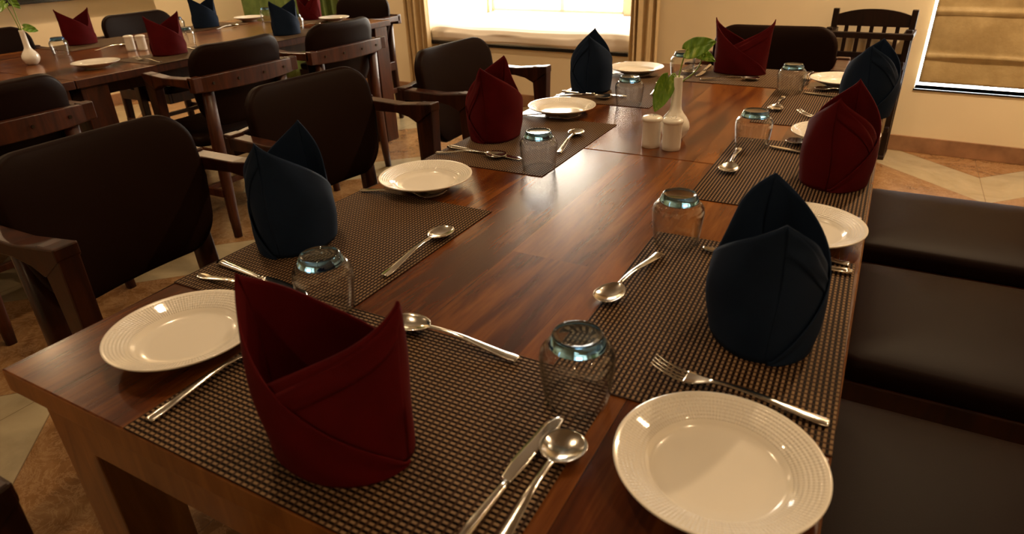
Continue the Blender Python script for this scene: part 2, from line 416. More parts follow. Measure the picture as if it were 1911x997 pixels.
# alcove shell with window openings
al = MB()
rbox(al, AX0 - .1, AX0, .12, AD + .1, 0, ZC); rbox(al, AX1, AX1 + .1, .12, AD + .1, 0, ZC)
rbox(al, AX0, AX1, .12, AD, 0, AZ - .025); rbox(al, AX0, AX1, .12, AD, AT, AT + .1)
rbox(al, AX0, AX1, AD, AD + .1, 0, .588); rbox(al, AX0, AX1, AD, AD + .1, 2.25, ZC)
rbox(al, AX0, -2.43, AD, AD + .1, .588, 2.25); rbox(al, AX1 - .06, AX1, AD, AD + .1, .588, 2.25); rbox(al, -1.10, -1.02, AD - .01, AD + .1, .588, 2.25)
struct('wall_alcove', al, M_WALL)
sb = MB(); rbox(sb, AX0 - .0, AX1 + .0, -.02, .2, AZ - .025, AZ); struct('trim_1', sb, M_SLAB, bevel=.003)
w1 = thing('window_1', room(-1.65, AD + .02)); w1['kind'] = 'structure'
def child_of(o, p):
    bpy.context.view_layer.update(); o.parent = p; o.matrix_parent_inverse = p.matrix_world.inverted()
f_ = MB()
for a in ((-2.43, -2.40), (-1.72, -1.68), (-1.14, -1.10), (-1.02, -.99), (-.70, -.66)): rbox(f_, a[0], a[1], AD + .05, AD + .08, .60, 2.25)
rbox(f_, -2.43, -.66, AD + .05, AD + .08, .60, .62); rbox(f_, -2.43, -.66, AD + .05, AD + .08, 2.21, 2.25)
child_of(f_.build('window_frame', simple('white_frame', (.8, .76, .68), .4), bevel=.003), w1)
p_ = MB(); rbox(p_, -2.43, -.66, AD + .085, AD + .09, .60, 2.25); pn = p_.build('bright_pane', M_SKYW); child_of(pn, w1)
w2 = thing('window_2', room(1.9, .1)); w2['kind'] = 'structure'
f_ = MB(); rbox(f_, X1 - .05, X1, .06, .10, WZ0, 2.2); rbox(f_, WX0, X1, .06, .10, 2.16, 2.2)
child_of(f_.build('window_frame', M_SLAB, bevel=.003), w2)
p_ = MB(); rbox(p_, WX0, X1, .115, .12, WZ0, 2.2); child_of(p_.build('bright_pane', M_SKYR), w2)
s_ = MB(); rbox(s_, WX0 - .005, X1, -.006, .11, WZ0 - .010, WZ0); child_of(s_.build('window_sill', M_SLAB, bevel=.002), w2)  # thin sill, its black colour draws the shadow line under the bright gap
w3 = thing('window_3', room(X0, -3.2)); w3['kind'] = 'structure'
f_ = MB(); rbox(f_, X0 - .02, X0 + .05, -5.6, -.9, .862, .882)
child_of(f_.build('window_sill', M_SLAB, bevel=.003), w3)
p_ = MB(); rbox(p_, X0 - .10, X0 - .09, -5.6, -.9, .862, 2.1)
dk = simple('dark_window_glass', (.02, .02, .02), .05, nscale=5); child_of(p_.build('dark_pane', dk), w3)  # opaque near-black pane
f_ = MB()
for yy in (-5.6, -4.4, -3.2, -2.05, -.94): rbox(f_, X0 - .08, X0 - .03, yy, yy + .04, .905, 2.1)
child_of(f_.build('window_frame', M_SLAB), w3)

# ceiling downlights as fittings
def downlight():
    t = thing('ceiling_downlight')
    MB().lathe([(.048, -.004), (.062, -.006), (.066, 0), (.048, 0)], 32, closed=True).build('trim_ring', M_STEEL, t)
    MB().lathe([(.0, -.0015), (.047, -.0015)], 32).build('lens', M_LAMP, t)
    return t
DL = Kind(downlight(), 'ceiling light')
for sx, sy_, p, wl_ in SPOTS:
    DL.put((sx, sy_, ZC), 0, 'round recessed ceiling downlight ' + wl_, 'recessed ceiling downlights')

# ------------------------------------------------------------------ dining tables
def dining_table(name, x0, x1, y0, y1, label, leg=0.085, inset=0.02, sag=0.10, zt=0.76, frame=None):
    frame = frame or M_LEGT
    t = thing(name, ((x0 + x1) / 2, (y0 + y1) / 2, 0)); w_, l_ = (x1 - x0) / 2, (y1 - y0) / 2
    tp = MB().box(-w_, w_, -l_, l_, zt - .033, zt); tp.mi = [0, 0, 1, 1, 1, 1]
    tp.build('tabletop', [M_TOP, frame], t, bevel=.0025)
    ap = MB()
    ap.box(-w_ + sag, -w_ + sag + .022, -l_ + .10, l_ - .10, zt - .105, zt - .033)
    ap.box(w_ - sag - .022, w_ - sag, -l_ + .10, l_ - .10, zt - .105, zt - .033)
    ap.box(-w_ + .115, w_ - .115, -l_ + .012, -l_ + .035, zt - .100, zt - .033); ap.box(-w_ + .115, w_ - .115, l_ - .035, l_ - .012, zt - .100, zt - .033)
    ap.build('apron', frame, t, bevel=.002)
    for sx in (-1, 1):
        for sy_ in (-1, 1):
            cx_, cy_ = sx * (w_ - inset - leg / 2), sy_ * (l_ - inset - leg / 2)
            MB().box(cx_ - leg / 2, cx_ + leg / 2, cy_ - leg / 2, cy_ + leg / 2, 0, zt - .033).build('leg', frame, t, bevel=.003)
    tag(t, label, 'table', None); return t
TZ = 0.76
W1 = 0.918
g = None
dining_table('dining_table', 0, W1, 0, 1.1265, 'near half of the laid wooden dining table, its corner towards the viewer')
dining_table('dining_table', 0, W1, 1.1285, 2.255, 'far half of the laid dining table, beyond the seam, with vase and shakers')
dining_table('dining_table', -3.06, -1.902, 1.20, 3.20, 'wooden dining table in the left background, laid with red and navy napkins', leg=.115, sag=.16, frame=M_CHO)
dining_table('dining_table', -3.06, -1.902, -.80, 1.196, 'background dining table at the left picture edge, carrying the small white vase', leg=.115, sag=.16, frame=M_CHO)

# ------------------------------------------------------------------ chairs
def pad(w_, h_, t_, r, bend=0.0, puff=0.35, n=10, edge=0.012):
    """upholstered pad in the YZ plane, facing +X; rounded corners, bulging front"""
    out = []
    for cx_, cy_, a0 in ((w_ / 2 - r, h_ / 2 - r, 0), (-w_ / 2 + r, h_ / 2 - r, 90), (-w_ / 2 + r, -h_ / 2 + r, 180), (w_ / 2 - r, -h_ / 2 + r, 270)):
        for k in range(n + 1):
            a = math.radians(a0 + 90 * k / n); out.append((cx_ + r * math.cos(a), cy_ + r * math.sin(a)))
        # straight run points
        nx = {0: (-w_ / 2 + r, h_ / 2), 90: (-w_ / 2, -h_ / 2 + r), 180: (w_ / 2 - r, -h_ / 2), 270: (w_ / 2, h_ / 2 - r)}[a0]
        lx, ly = out[-1]
        for k in range(1, 8): out.append((lx + (nx[0] - lx) * k / 8, ly + (nx[1] - ly) * k / 8))
    m_ = len(out); rings = []
    S = [0.02, .25, .5, .72, .86, .94, .985, 1.0]
    def ring(s, x): rings.append([(x + bend * ((p[0] * s) / (w_ / 2)) ** 2, p[0] * s, p[1] * s) for p in out])
    for s in S:
        q = (max(0, 1 - s ** 3.0)) ** .5
        ring(s, t_ * (.15 + puff * q) if s < 1 else 0.0)
    for s in (0.99, .95, .8, .4, .02): ring(s, -t_ * .5 if s < .985 else -t_ * .35)
    vs = [p for r_ in rings for p in r_]; fs = []
    for i in range(len(rings) - 1):
        for k in range(m_): fs.append((i * m_ + k, i * m_ + (k + 1) % m_, (i + 1) * m_ + (k + 1) % m_, (i + 1) * m_ + k))
    fs += [tuple(range(m_))[::-1], tuple(range((len(rings) - 1) * m_, len(rings) * m_))]
    return MB().add(vs, fs, True)
def armchair(wd=M_CH, wd2=None):
    """faces +X; arms and a bent rail that wraps behind the padded back"""
    wd2 = wd2 or wd
    t = thing('dining_armchair')
    hw = 0.265
    for s in (-1, 1):                                       # front legs
        m_ = MB()
        prof = [(.112, 0), (.146, 0), (.152, .40), (.156, .62), (.160, .738), (.096, .738), (.094, .69), (.098, .64), (.103, .55), (.108, .30)]
        vs = [(x, s * hw + dy, z) for dy in (-.021, .021) for x, z in prof]; n_ = len(prof)
        m_.add(vs, [tuple(range(n_)), tuple(range(n_, 2 * n_))[::-1]] + [(k, n_ + k, n_ + (k + 1) % n_, (k + 1) % n_) for k in range(n_)])
        m_.build('leg', wd, t, bevel=.004, weld=True)
        a_ = MB()                                           # arm, with the arched underside that meets the leg
        prof = [(-.165, .732), (.02, .728), (.160, .742), (.160, .715), (.098, .672), (.06, .690), (.01, .698), (-.165, .692)]
        vs = [(x, s * (hw - (0.0 if x > 0 else 0.0)) + dy, z) for dy in (-.024, .024) for x, z in prof]; n_ = len(prof)
        a_.add(vs, [tuple(range(n_)), tuple(range(n_, 2 * n_))[::-1]] + [(k, n_ + k, n_ + (k + 1) % n_, (k + 1) % n_) for k in range(n_)])
        a_.build('arm', wd, t, bevel=.004, weld=True)
        l_ = MB()                                           # raked rear leg, round foot
        l_.sweep([(-.140, s * .205, .715), (-.125, s * .208, .44), (-.130, s * .222, .10), (-.135, s * .226, 0)],
                 lambda i: [((.017, .021, .019, .015)[i] * c, (.024, .027, .020, .016)[i] * d) for c, d in [(math.copysign(abs(math.cos(a)) ** .6, math.cos(a)), math.copysign(abs(math.sin(a)) ** .6, math.sin(a))) for a in [2 * PI * k / 12 for k in range(12)]]])
        l_.build('leg', wd2, t)
    # bent back rail
    pts = []
    for k in range(-12, 13):
        y = k / 12 * (hw + .024); pts.append((-.185 + .030 * (y / hw) ** 2, y, .704))
    hh = lambda i: .036 - .008 * (abs(i - 12) / 12) ** 3
    rail = MB().sweep(pts, lambda i: [(-.013, -hh(i)), (.013, -hh(i)), (.013, hh(i)), (-.013, hh(i))], smooth=False)
    rail = rail.build('back_rail', wd2, t, bevel=.004)
    # rail corners: short returns to the arms
    for s in (-1, 1): MB().box(-.172, -.135, s * hw - .024, s * hw + .024, .676, .738).build('rail_corner', wd2, t, bevel=.004)
    bp = pad(.480, .355, .050, .085, bend=.034)
    for p in bp.v:
        if p.z < 0: p.y *= 1 + .95 * p.z
    bp.xf(Matrix.Translation((-.122, 0, .676)) @ Matrix.Rotation(math.radians(-9), 4, 'Y'))
    bk = bp.build('backrest', M_LEA, t)
    for y in (-.19, -.06, .08, .2):
        bo = MB().beam((-.203 + .03 * (y / hw) ** 2, y, .705), (-.185 + .03 * (y / hw) ** 2, y, .705), (.012, .012), (.012, .012), n=10)
        bo.build('bolt', M_BOLT, rail)
    # seat
    sp = pad(.47, .44, .055, .050, bend=0.0, puff=.45)
    sp.xf(Matrix.Translation((.160, 0, .445)) @ Matrix.Rotation(math.radians(-90), 4, 'Y'))
    sp.build('seat', M_LEA, t)
    sf = MB(); sf.box(-.11, .36, -.241, -.221, .36, .420); sf.box(-.11, .36, .221, .241, .36, .420); sf.box(.34, .36, -.221, .221, .36, .420); sf.box(-.11, -.09, -.221, .221, .36, .420)
    sf.build('seat_frame', wd, t, bevel=.003)
    for s in (-1, 1): MB().box(-.125, .115, s * .240 - .009, s * .240 + .009, .20, .235).build('stretcher', wd, t, bevel=.002)
    MB().box(-.01, .01, -.232, .232, .205, .23).build('stretcher', wd, t, bevel=.002)
    return t
CH = Kind(armchair(), 'chair')
LG = 'brown leather armchairs along the left side of the near table'
CH.put((-.525, .535, 0), math.radians(2), 'brown leather armchair nearest the camera, at the left picture edge', LG)
CH.put((-.535, 1.205, 0), math.radians(-4), 'brown leather armchair standing behind the nearest blue napkin, left of the table', LG)
CH.put((-.46, 1.91, 0), math.radians(-2), 'brown leather armchair standing behind the upright red napkin, near the window seat', LG)
CH.put((.485, 2.56, 0), math.radians(-90), 'dark armchair at the far head of the near table, behind its red napkin')
CH.put((.435, -.250, 0), math.radians(90), 'armchair at the near head, only its dark arm tip in the bottom left corner')
CHB = Kind(armchair(M_CHO, M_CHO), 'chair')
BG = 'armchairs seen from behind at the background table'
CHB.put((-1.735, 0.77, 0), math.radians(180), 'leftmost armchair seen from behind at the background table, low dark back', BG)
CHB.put((-1.735, 1.76, 0), math.radians(180), 'middle armchair seen from behind, its bolted wooden rail before the far napkins', BG)
CHB.put((-1.735, 2.43, 0), math.radians(180), 'rightmost armchair seen from behind, beside the background table corner and cream wall', BG)
FG = 'armchairs on the far side of the background table'
CH.put((-3.27, 1.58, 0), 0, 'dark armchair at the left edge, behind the red napkin farthest left', FG)
CH.put((-3.24, 2.46, 0), 0, 'dark armchair behind the white shakers, between a red and a navy napkin', FG)
CH.put((-2.47, 3.50, 0), math.radians(-90), 'dark armchair at the far end of the background table, before the green curtain')

def side_chair():
    """faces -X: upholstered seat on a wooden frame, posts and padded back"""
    t = thing('dining_side_chair')
    sp = pad(.475, .50, .07, .045, bend=0.0, puff=.42); sp.xf(Matrix.Translation((0, 0, .435)) @ Matrix.Rotation(math.radians(-90), 4, 'Y'))
    sp.build('seat', M_LEA, t)
    sf = MB(); sf.box(-.235, .25, -.238, -.215, .345, .405); sf.box(-.235, .25, .215, .238, .345, .405); sf.box(-.235, -.212, -.215, .215, .345, .405); sf.box(.225, .25, -.215, .215, .345, .405)
    sf.build('seat_frame', M_CH, t, bevel=.003)
    for s in (-1, 1):
        MB().beam((-.21, s * .215, 0), (-.21, s * .215, .345), (.032, .032), (.045, .045)).build('leg', M_CH, t, bevel=.003)
        MB().sweep([(.31, s * .225, 0), (.262, s * .225, .42), (.285, s * .225, .68), (.33, s * .225, .90)], lambda i: [(-.016, -.02), (.016, -.02), (.016, .02), (-.016, .02)], smooth=False).build('leg', M_CH, t, bevel=.003)
        MB().box(-.19, .26, s * .215 - .009, s * .215 + .009, .17, .20).build('stretcher', M_CH, t, bevel=.002)
    bp = pad(.42, .32, .05, .05, bend=-.012); bp.xf(Matrix.Translation((.288, 0, .735)) @ Matrix.Rotation(math.radians(190), 4, 'Y'))
    bp.build('backrest', M_LEA, t)
    return t
SC = Kind(side_chair(), 'chair')
SG = 'side chairs on the right of the near table'
SC.put((1.150, 1.775, 0), 0, 'farthest of the three dark leather seats right of the table', SG)
SC.put((1.165, 1.195, 0), 0, 'middle one of the three dark leather seats right of the table', SG)
SC.put((1.11, .595, 0), 0, 'nearest dark leather seat at the bottom right, beside the large plate', SG)

# slatted high chair against the back wall
hc = thing('high_chair', (.785, 3.86, 0), RA)
def hb(name, *a, par=hc, bev=.003, m=M_BLACKW): return MB().box(*a).build(name, m, par, bevel=bev)
for s in (-1, 1):
    hb('leg', s * .195 - .015, s * .195 + .015, .175, .210, 0, .785)
    hb('leg', s * .195 - .015, s * .195 + .015, .035, .065, 0, .70)
    hb('armrest', s * .195 - .025, s * .195 + .025, -.04, .20, .66, .685)
    hb('side_rail', s * .195 - .010, s * .195 + .010, -.0, .18, .16, .19)
    hb('side_rail', s * .195 - .010, s * .195 + .010, -.0, .18, .50, .54)
    hb('foot', s * .195 - .018, s * .195 + .018, -.0 + .02, .215, 0, .022)
hb('front_bar', -.27, .222, -.050, -.018, .660, .690)
hb('seat', -.19, .19, -.02, .18, .50, .525)
tr = MB(); n_ = 12
top = [(-.18 + .36 * k / n_, .775 - .020 + .030 * (1 - abs(2 * k / n_ - 1) ** 2.2)) for k in range(n_ + 1)]
for k in range(n_):
    (xa, za), (xb, zb) = top[k], top[k + 1]
    tr.add([(xa, .18, .695), (xb, .18, .695), (xb, .18, zb), (xa, .18, za), (xa, .20, .695), (xb, .20, .695), (xb, .20, zb), (xa, .20, za)], [(0, 1, 2, 3), (7, 6, 5, 4), (3, 2, 6, 7), (1, 0, 4, 5)] + ([(0, 3, 7, 4)] if k == 0 else []) + ([(1, 5, 6, 2)] if k == n_ - 1 else []))
tr.build('top_rail', M_BLACKW, hc, weld=True)
hb('back_rail', -.18, .18, .182, .198, .515, .555)
for k in range(5): hb('slat', -.128 + .064 * k - .010, -.128 + .064 * k + .010, .184, .196, .55, .70, bev=.001)
tag(hc, 'dark wooden slatted high chair against the cream wall, left of the blind', 'chair')

# ------------------------------------------------------------------ soft furnishings
def curtain(name, x0, x1, z0, z1, folds, amp, material, label, y=-.06, seed=0):
    rnd = random.Random(seed); ph = rnd.random() * 6
    def f(u, v):
        x = x0 + (x1 - x0) * u
        a = amp * (1 + .25 * math.sin(7 * u + ph))
        yy = y + a * math.sin(2 * PI * folds * (u + .012 * math.sin(5 * v + ph))) + .3 * a * math.sin(2 * PI * folds * 2.3 * u + ph)
        return room(x + .012 * math.sin(3 * v + 9 * u), yy, z0 + (z1 - z0) * v)
    o = MB().grid(f, 120, 24).build(name, material, solid=.003); tag(o, label, 'curtain'); return o
curtain('curtain', -2.68, -2.40, .02, 2.6, 5, .022, M_CURT, 'beige curtain hanging left of the window seat', seed=1)
curtain('curtain', -.66, -.45, .02, 2.6, 4, .022, M_CURT, 'beige curtain hanging right of the window seat, behind the pothos', seed=2)
curtain('curtain', -4.80, -3.42, .02, 2.6, 11, .020, M_GREEN, 'green curtain on the back wall behind the background table', seed=3)

def mattress():
    L, D, H = AX1 - AX0 - .01, .84, .125
    def prof(v):        # section across the depth: up over the front edge and back
        a = [(-.005, .0), (-.020, .03), (-.020, .075), (.0, .108), (.04, .122), (.2, .128), (.5, .130), (.8, .135)]
        t = v * (len(a) - 1); i = min(int(t), len(a) - 2); q = t - i
        return (a[i][0] * (1 - q) + a[i + 1][0] * q, a[i][1] * (1 - q) + a[i + 1][1] * q)
    rnd = random.Random(5)
    ws = [(rnd.uniform(4, 24), rnd.uniform(0, 6), rnd.uniform(.4, 1.0)) for _ in range(8)]
    def f(u, v):
        y, z = prof(v)
        e = min(1, min(u, 1 - u) / .06); e = math.sqrt(max(0, 1 - (1 - e) ** 2))
        dz = sum(math.sin(a * u + b + 3 * v) * c for a, b, c in ws) * .0018 * (1 - .3 * v)
        dip = -.018 * math.sin(PI * min(1, u * 1.1)) * (1 if v < .5 else .3)
        z = z * (.72 + .28 * e) + (dz + dip * .5) * (1 if v > .12 else 0)
        if v < .3: y += .006 * math.sin(14 * u + 8 * v) + .004 * math.sin(31 * u + 2)
        return room(AX0 + .005 + L * u, y + .02 * (1 - e) , AZ + .002 + max(0, z))
    o = MB().grid(f, 110, 40).build('mattress', M_SHEET, solid=.004, sub=0)
    tag(o, 'white sheeted mattress on the window seat in the bright alcove', 'mattress')
mattress()

def roman_blind(name, x0, x1, z0, z1, folds, y, material, label, sag=.006, bottom=None):
    n = 14 * len(folds)
    zs = sorted(folds)
    def f(u, v):
        z = z0 + (z1 - z0) * v; x = x0 + (x1 - x0) * u
        dz = min(abs(z - q) for q in zs)
        tuck = .010 * math.exp(-(dz / .010) ** 2)
        bul = sag * math.sin(9 * u + 7 * z) * math.sin(14 * z + 4 * u) + .004 * math.sin(23 * u - 11 * z)
        return room(x, y - .012 + tuck * -1.2 - bul, z)
    o = MB().grid(f, 90, 160).build(name, material, solid=.003); tag(o, label, 'blind'); return o
roman_blind('roman_blind', 1.089, 2.70, .402, 2.3, [.545, .775, 1.0, 1.23, 1.46, 1.69, 1.92], -.008, M_BLIND, 'gold beige roman blind over the right window, daylight leaking round its edge')
BLB = simple('alcove_blind_fabric', (.42, .30, .17), .8, nscale=20)
roman_blind('roman_blind', -2.44, -2.26, .72, 2.3, [1.0, 1.4, 1.8], AD - .03, BLB, 'short beige roman blind at the left of the alcove window')
roman_blind('roman_blind', -1.30, -1.12, .735, 2.3, [1.0, 1.4, 1.8], AD - .03, BLB, 'narrow beige roman blind right of the alcove window middle')

# ------------------------------------------------------------------ placemats
def placemat_obj():
    L, W_, t_ = .447, .305, .0016
    m_ = MB().box(-L / 2, L / 2, -W_ / 2, W_ / 2, 0, t_)
    return m_.build('placemat', M_MAT)
PM = Kind(placemat_obj(), 'placemat')
MG = 'woven placemats on the near table'
PM.put((.470, .154, TZ), 0.0, 'brown woven placemat at the near head, under the large red napkin', MG)
PM.put((.150, .470, TZ), math.radians(90), 'woven placemat under the nearest blue napkin on the left', MG)
PM.put((.150, 1.128, TZ), math.radians(90), 'woven placemat under the left side red napkin and the middle tumbler', MG)
PM.put((.168, 1.775, TZ), math.radians(91), 'woven placemat under the far left navy napkin', MG)
PM.put((.470, 2.100, TZ), math.radians(-3), 'woven placemat at the far head, under the distant red napkin', MG)
PM.put((.762, .510, TZ + .0000), math.radians(91), 'woven placemat under the large navy napkin on the right', MG)
PM.put((.762, 1.130, TZ), math.radians(90), 'woven placemat under the red napkin on the right side', MG)
PM.put((.765, 1.728, TZ + .0000), math.radians(90), 'striped looking placemat under the far right navy napkin', MG)
BMG = 'placemats on the background table'
PM.put((-2.05, 1.78, TZ), math.radians(90), 'placemat under the near red napkin of the background table', BMG)
PM.put((-2.90, 1.90, TZ), math.radians(90), 'placemat under the far left red napkin of the background table', BMG)
PM.put((-2.90, 2.60, TZ), math.radians(90), 'placemat under the far navy napkin of the background table', BMG)
PM.put((-2.05, 2.48, TZ), math.radians(90), 'placemat under the near navy napkin of the background table', BMG)
PM.put((-2.48, 3.04, TZ), 0, 'placemat at the end of the background table, under the last red napkin', BMG)
MT = TZ + .0018

# ------------------------------------------------------------------ napkins (two-peaked bishop's hat fold)
def napkin(seed, H=.182, a0=.076, b0=.059, v0=.42, flare=1.14, pinch=.26, rev=1, rnd_tip=1.28, vs=1.7, hl=1.0):
    rnd = random.Random(seed)
    mb = MB()
    j = [rnd.uniform(-1, 1) for _ in range(12)]
    def wall(th, z, off):
        """point of the cloth tube; th 0 = right peak, pi = left peak"""
        q = z / H
        a = a0 * (1 + (flare - 1) * q); b = b0 * (1 + .10 * math.sin(PI * q)) * (1 - pinch * q ** 2.5) * (1 + .10 * q)
        c, s = math.cos(th), math.sin(th)
        e = 1.0 + .35 * q                        # ends turn into a crease towards the tips
        x = c * a
        y = math.copysign(abs(s) ** e, s) * b
        x *= 1 + .012 * math.sin(6 * q + j[0]); y += .0035 * math.sin(3 * th + 5 * q + j[1] * 3) * (.3 + q)
        r = math.hypot(x, y) + 1e-6
        return (x + x / r * off, rev * (y + y / r * off), z)
    def sheet(t0, t1, zt, off0, off1, lo=None, nu=44, nv=22, mi=0):
        def f(u, v):
            th = t0 + (t1 - t0) * u; zh = zt(u); zl = lo(u) if lo else 0.0
            z = zl + (zh - zl) * v
            return wall(th, z, off0 + (off1 - off0) * u + .0008 * math.sin(9 * u + 7 * v + j[2]))
        mb.grid(f, nu, nv, True, mi)
    hs = [hl * (1 + .02 * j[3]), 1 + .02 * j[4]]
    for k in (0, 1):
        b_ = k * PI; h1 = H * hs[k]; h2 = H * hs[1 - k]
        # outer flap: from the left peak falling in a straight line to the bottom right
        sheet(PI + b_, 2 * PI - .06 + b_, lambda u: max(.006, h1 * (1 - u ** rnd_tip)), .0, .0048)
        # inner flap: from the right peak down to the valley, tucked behind the outer one
        vz = H * v0 * (1 + .12 * j[5 + k])
        sheet(PI + vs + b_, 2 * PI + b_, lambda u: h2 - (h2 - vz * .92) * (1 - u) ** rnd_tip, -.0030, .0)
        # folded hem on the inner flap
        sheet(PI + min(2.2, vs + .5) + b_, 2 * PI - .03 + b_, lambda u: h2 * .985 - (h2 * .985 - vz * 1.02) * (1 - u) ** rnd_tip, -.0005, .0016, lo=lambda u: (h2 - (h2 - vz * .92) * (1 - u) ** rnd_tip) * .80, nv=6)
    # crumpled layer standing inside
    def inner(u, v):
        x = (-.062 + .124 * u); z = v * H * (.36 + .05 * math.sin(5 * u + j[8]))
        return (x, rev * (.012 * math.sin(4.5 * u + 2 * v + j[9]) + .010 * (v - .5)), z)
    mb.grid(inner, 24, 12)
    def inner2(u, v):
        x = (-.050 + .105 * u); z = v * H * (.30 + .05 * math.cos(6 * u + j[10]))
        return (x, rev * (-.014 + .010 * math.sin(5 * u + j[11]) + .012 * v), z)
    mb.grid(inner2, 24, 12)
    return mb
def put_napkin(x, y, rdeg, m_, seed, label, group, z=MT, rev=1, **kw):
    o = napkin(seed, rev=rev, **kw).build('folded_napkin', m_, solid=.0016, offset=0.0)
    o.location = (x, y, z + .001); o.rotation_euler = (0, 0, math.radians(rdeg)); tag(o, label, 'napkin', group); return o
NG = 'folded napkins on the near table'
put_napkin(.476, .092, 5, M_RED, 1, 'large red folded napkin standing at the near table end', NG, v0=.40, pinch=.45, rnd_tip=1.06, a0=.078, b0=.056, vs=.42)
put_napkin(.060, .447, 112, M_NAVY, 2, 'blue folded napkin standing on the left, nearest of the blue ones', NG, rev=1, hl=1.09)
put_napkin(.055, 1.140, 103, M_RED, 3, 'upright red folded napkin on the left side of the table', NG)
put_napkin(.075, 1.725, 104, M_NAVY, 4, 'navy folded napkin before the window seat, far left place', NG)
put_napkin(.455, 2.150, -3, M_RED, 5, 'red folded napkin with two spread peaks at the far head of the near table', NG, H=.175, pinch=.5, rnd_tip=1.03, a0=.085, b0=.055, vs=.9)
put_napkin(.815, .490, 104, M_NAVY, 6, 'large navy folded napkin standing on the right, nearest the camera', NG, rev=-1, vs=1.2)
put_napkin(.846, 1.114, 84, M_RED, 7, 'red folded napkin standing on the right side of the table', NG, rev=-1, vs=1.3)
put_napkin(.870, 1.700, 86, M_NAVY, 8, 'navy folded napkin partly behind the right side red napkin', NG, rev=-1, vs=1.3)
NB = 'folded napkins on the background table'
put_napkin(-2.97, 1.86, 90, M_RED, 9, 'red folded napkin farthest left on the background table', NB)
put_napkin(-2.11, 1.78, 90, M_RED, 10, 'red folded napkin beside the white shakers on the background table', NB)
put_napkin(-2.88, 2.60, 90, M_NAVY, 11, 'navy folded napkin before the far armchair of the background table', NB)
put_napkin(-2.06, 2.48, 90, M_NAVY, 12, 'navy folded napkin between two chair backs of the background table', NB)
put_napkin(-2.48, 3.10, 0, M_RED, 13, 'red folded napkin at the end of the background table, against the green curtain', NB)

# ------------------------------------------------------------------ plates
def plate():
    R = .0955
    prof = [(0, .0075), (.045, .0072), (.058, .0078), (.0625, .0100), (.066, .0135), (.075, .0165), (.086, .0196), (.0935, .0222), (.0955, .0226), (.0957, .0214),
            (.0940, .0198), (.086, .0168), (.070, .0118), (.062, .0085), (.052, .0060), (.0480, .0035), (.0465, .0005), (.0435, .0005), (.0425, .0040), (0, .0045)]
    prof = [(r, z * 1.22) for r, z in prof]
    return MB().lathe(prof, 96).build('side_plate', M_PLATE, weld=True)
PL = Kind(plate(), 'plate')
PG = 'white side plates on the near table'
PL.put((.169, .144, TZ), .3, 'white embossed plate at the near left table corner', PG)
PL.put((.825, .212, TZ), .9, 'large looking white plate at the bottom right, nearest the camera', PG)
PL.put((.110, .757, TZ), 1.2, 'white plate over fork tines, between the blue and red left napkins', PG)
PL.put((.118, 1.406, TZ), 2.2, 'white plate between the left red napkin and the far left navy one', PG)
PL.put((.126, 2.022, TZ), 2.8, 'white plate at the far left corner, beside the navy napkin', PG)
PL.put((.824, .806, TZ), 3.3, 'white plate half hidden behind the large navy napkin on the right', PG)
PL.put((.822, 1.392, TZ), 3.9, 'white plate mostly hidden behind the right side red napkin', PG)
PL.put((.790, 2.035, TZ), 4.2, 'white plate at the far right corner, beside the far tumbler', PG)
PBG = 'white side plates on the background table'
PL.put((-2.11, 1.42, TZ), .5, 'white plate on the edge of the background table, left of its red napkin', PBG)
PL.put((-2.87, 2.93, TZ), 1.5, 'white plate on the far side of the background table, by the green curtain', PBG)
PL.put((-2.23, 3.05, TZ), 2.5, 'white plate behind the rightmost chair back of the background table', PBG)

# ------------------------------------------------------------------ tumblers, upside down
def tumbler():
    o = [(.0345, .0), (.0358, .0008), (.0372, .012), (.0392, .028), (.0408, .044), (.0412, .054), (.0398, .0615), (.0358, .0670), (.0312, .0712)]
    i = [(.0300, .0700), (.0345, .0655), (.0383, .0600), (.0396, .0540), (.0392, .044), (.0376, .028), (.0356, .012), (.0342, .0012)]
    t = thing('glass_tumbler')
    MB().lathe(o + i, 64, closed=True).build('wall', M_GLASS, t, weld=True)
    cap = [(0, .0662), (.018, .0664), (.0285, .0688), (.0305, .0704), (.0312, .0714), (.0306, .0745), (.0286, .0785), (.0272, .0820), (.0262, .0838), (.0250, .0840), (.0235, .0826), (.0200, .0818), (0, .0815)]
    c_ = MB().lathe(cap, 64).build('thick_base', M_GBASE, t, weld=True); c_['label'] = 'thick glass base, its blue painted in for refracted daylight'
    return t
GL = Kind(tumbler(), 'tumbler')
GG = 'upturned glass tumblers on the near table'
GL.put((.662, .263, MT), 0, 'upturned glass tumbler nearest the camera, above knife and round spoon', GG)
GL.put((.272, .292, MT), 0, 'upturned glass tumbler behind the large red napkin tip, before the blue napkin', GG)
GL.put((.274, .948, MT), 0, 'upturned glass tumbler right of the left red napkin, above the table shine', GG)
GL.put((.261, 1.562, MT), 0, 'upturned glass tumbler right of the far left navy napkin', GG)
GL.put((.290, 2.016, MT), 0, 'upturned glass tumbler behind the pothos stems at the far head', GG)
GL.put((.646, .705, MT), 0, 'upturned glass tumbler left of the large navy napkin', GG)
GL.put((.657, 1.286, MT), 0, 'upturned glass tumbler right of the shakers, left of the right red napkin', GG)
GL.put((.656, 1.893, MT), 0, 'upturned glass tumbler farthest right, before the dark far chair', GG)
GB = 'upturned glass tumblers on the background table'
GL.put((-2.66, 1.58, MT), 0, 'upturned glass tumbler beside the small white vase on the background table', GB)
GL.put((-2.32, 2.04, MT), 0, 'lower of two tumblers seen in line behind the background red napkin', GB)
GL.put((-2.85, 2.38, MT), 0, 'upper of two tumblers seen in line, beside the far navy napkin', GB)
GL.put((-2.72, 2.95, MT), 0, 'upturned tumbler between the far plate and the near navy napkin of the background table', GB)
GL.put((-2.16, 2.66, MT), 0, 'upturned tumbler just right of the near navy napkin of the background table', GB)

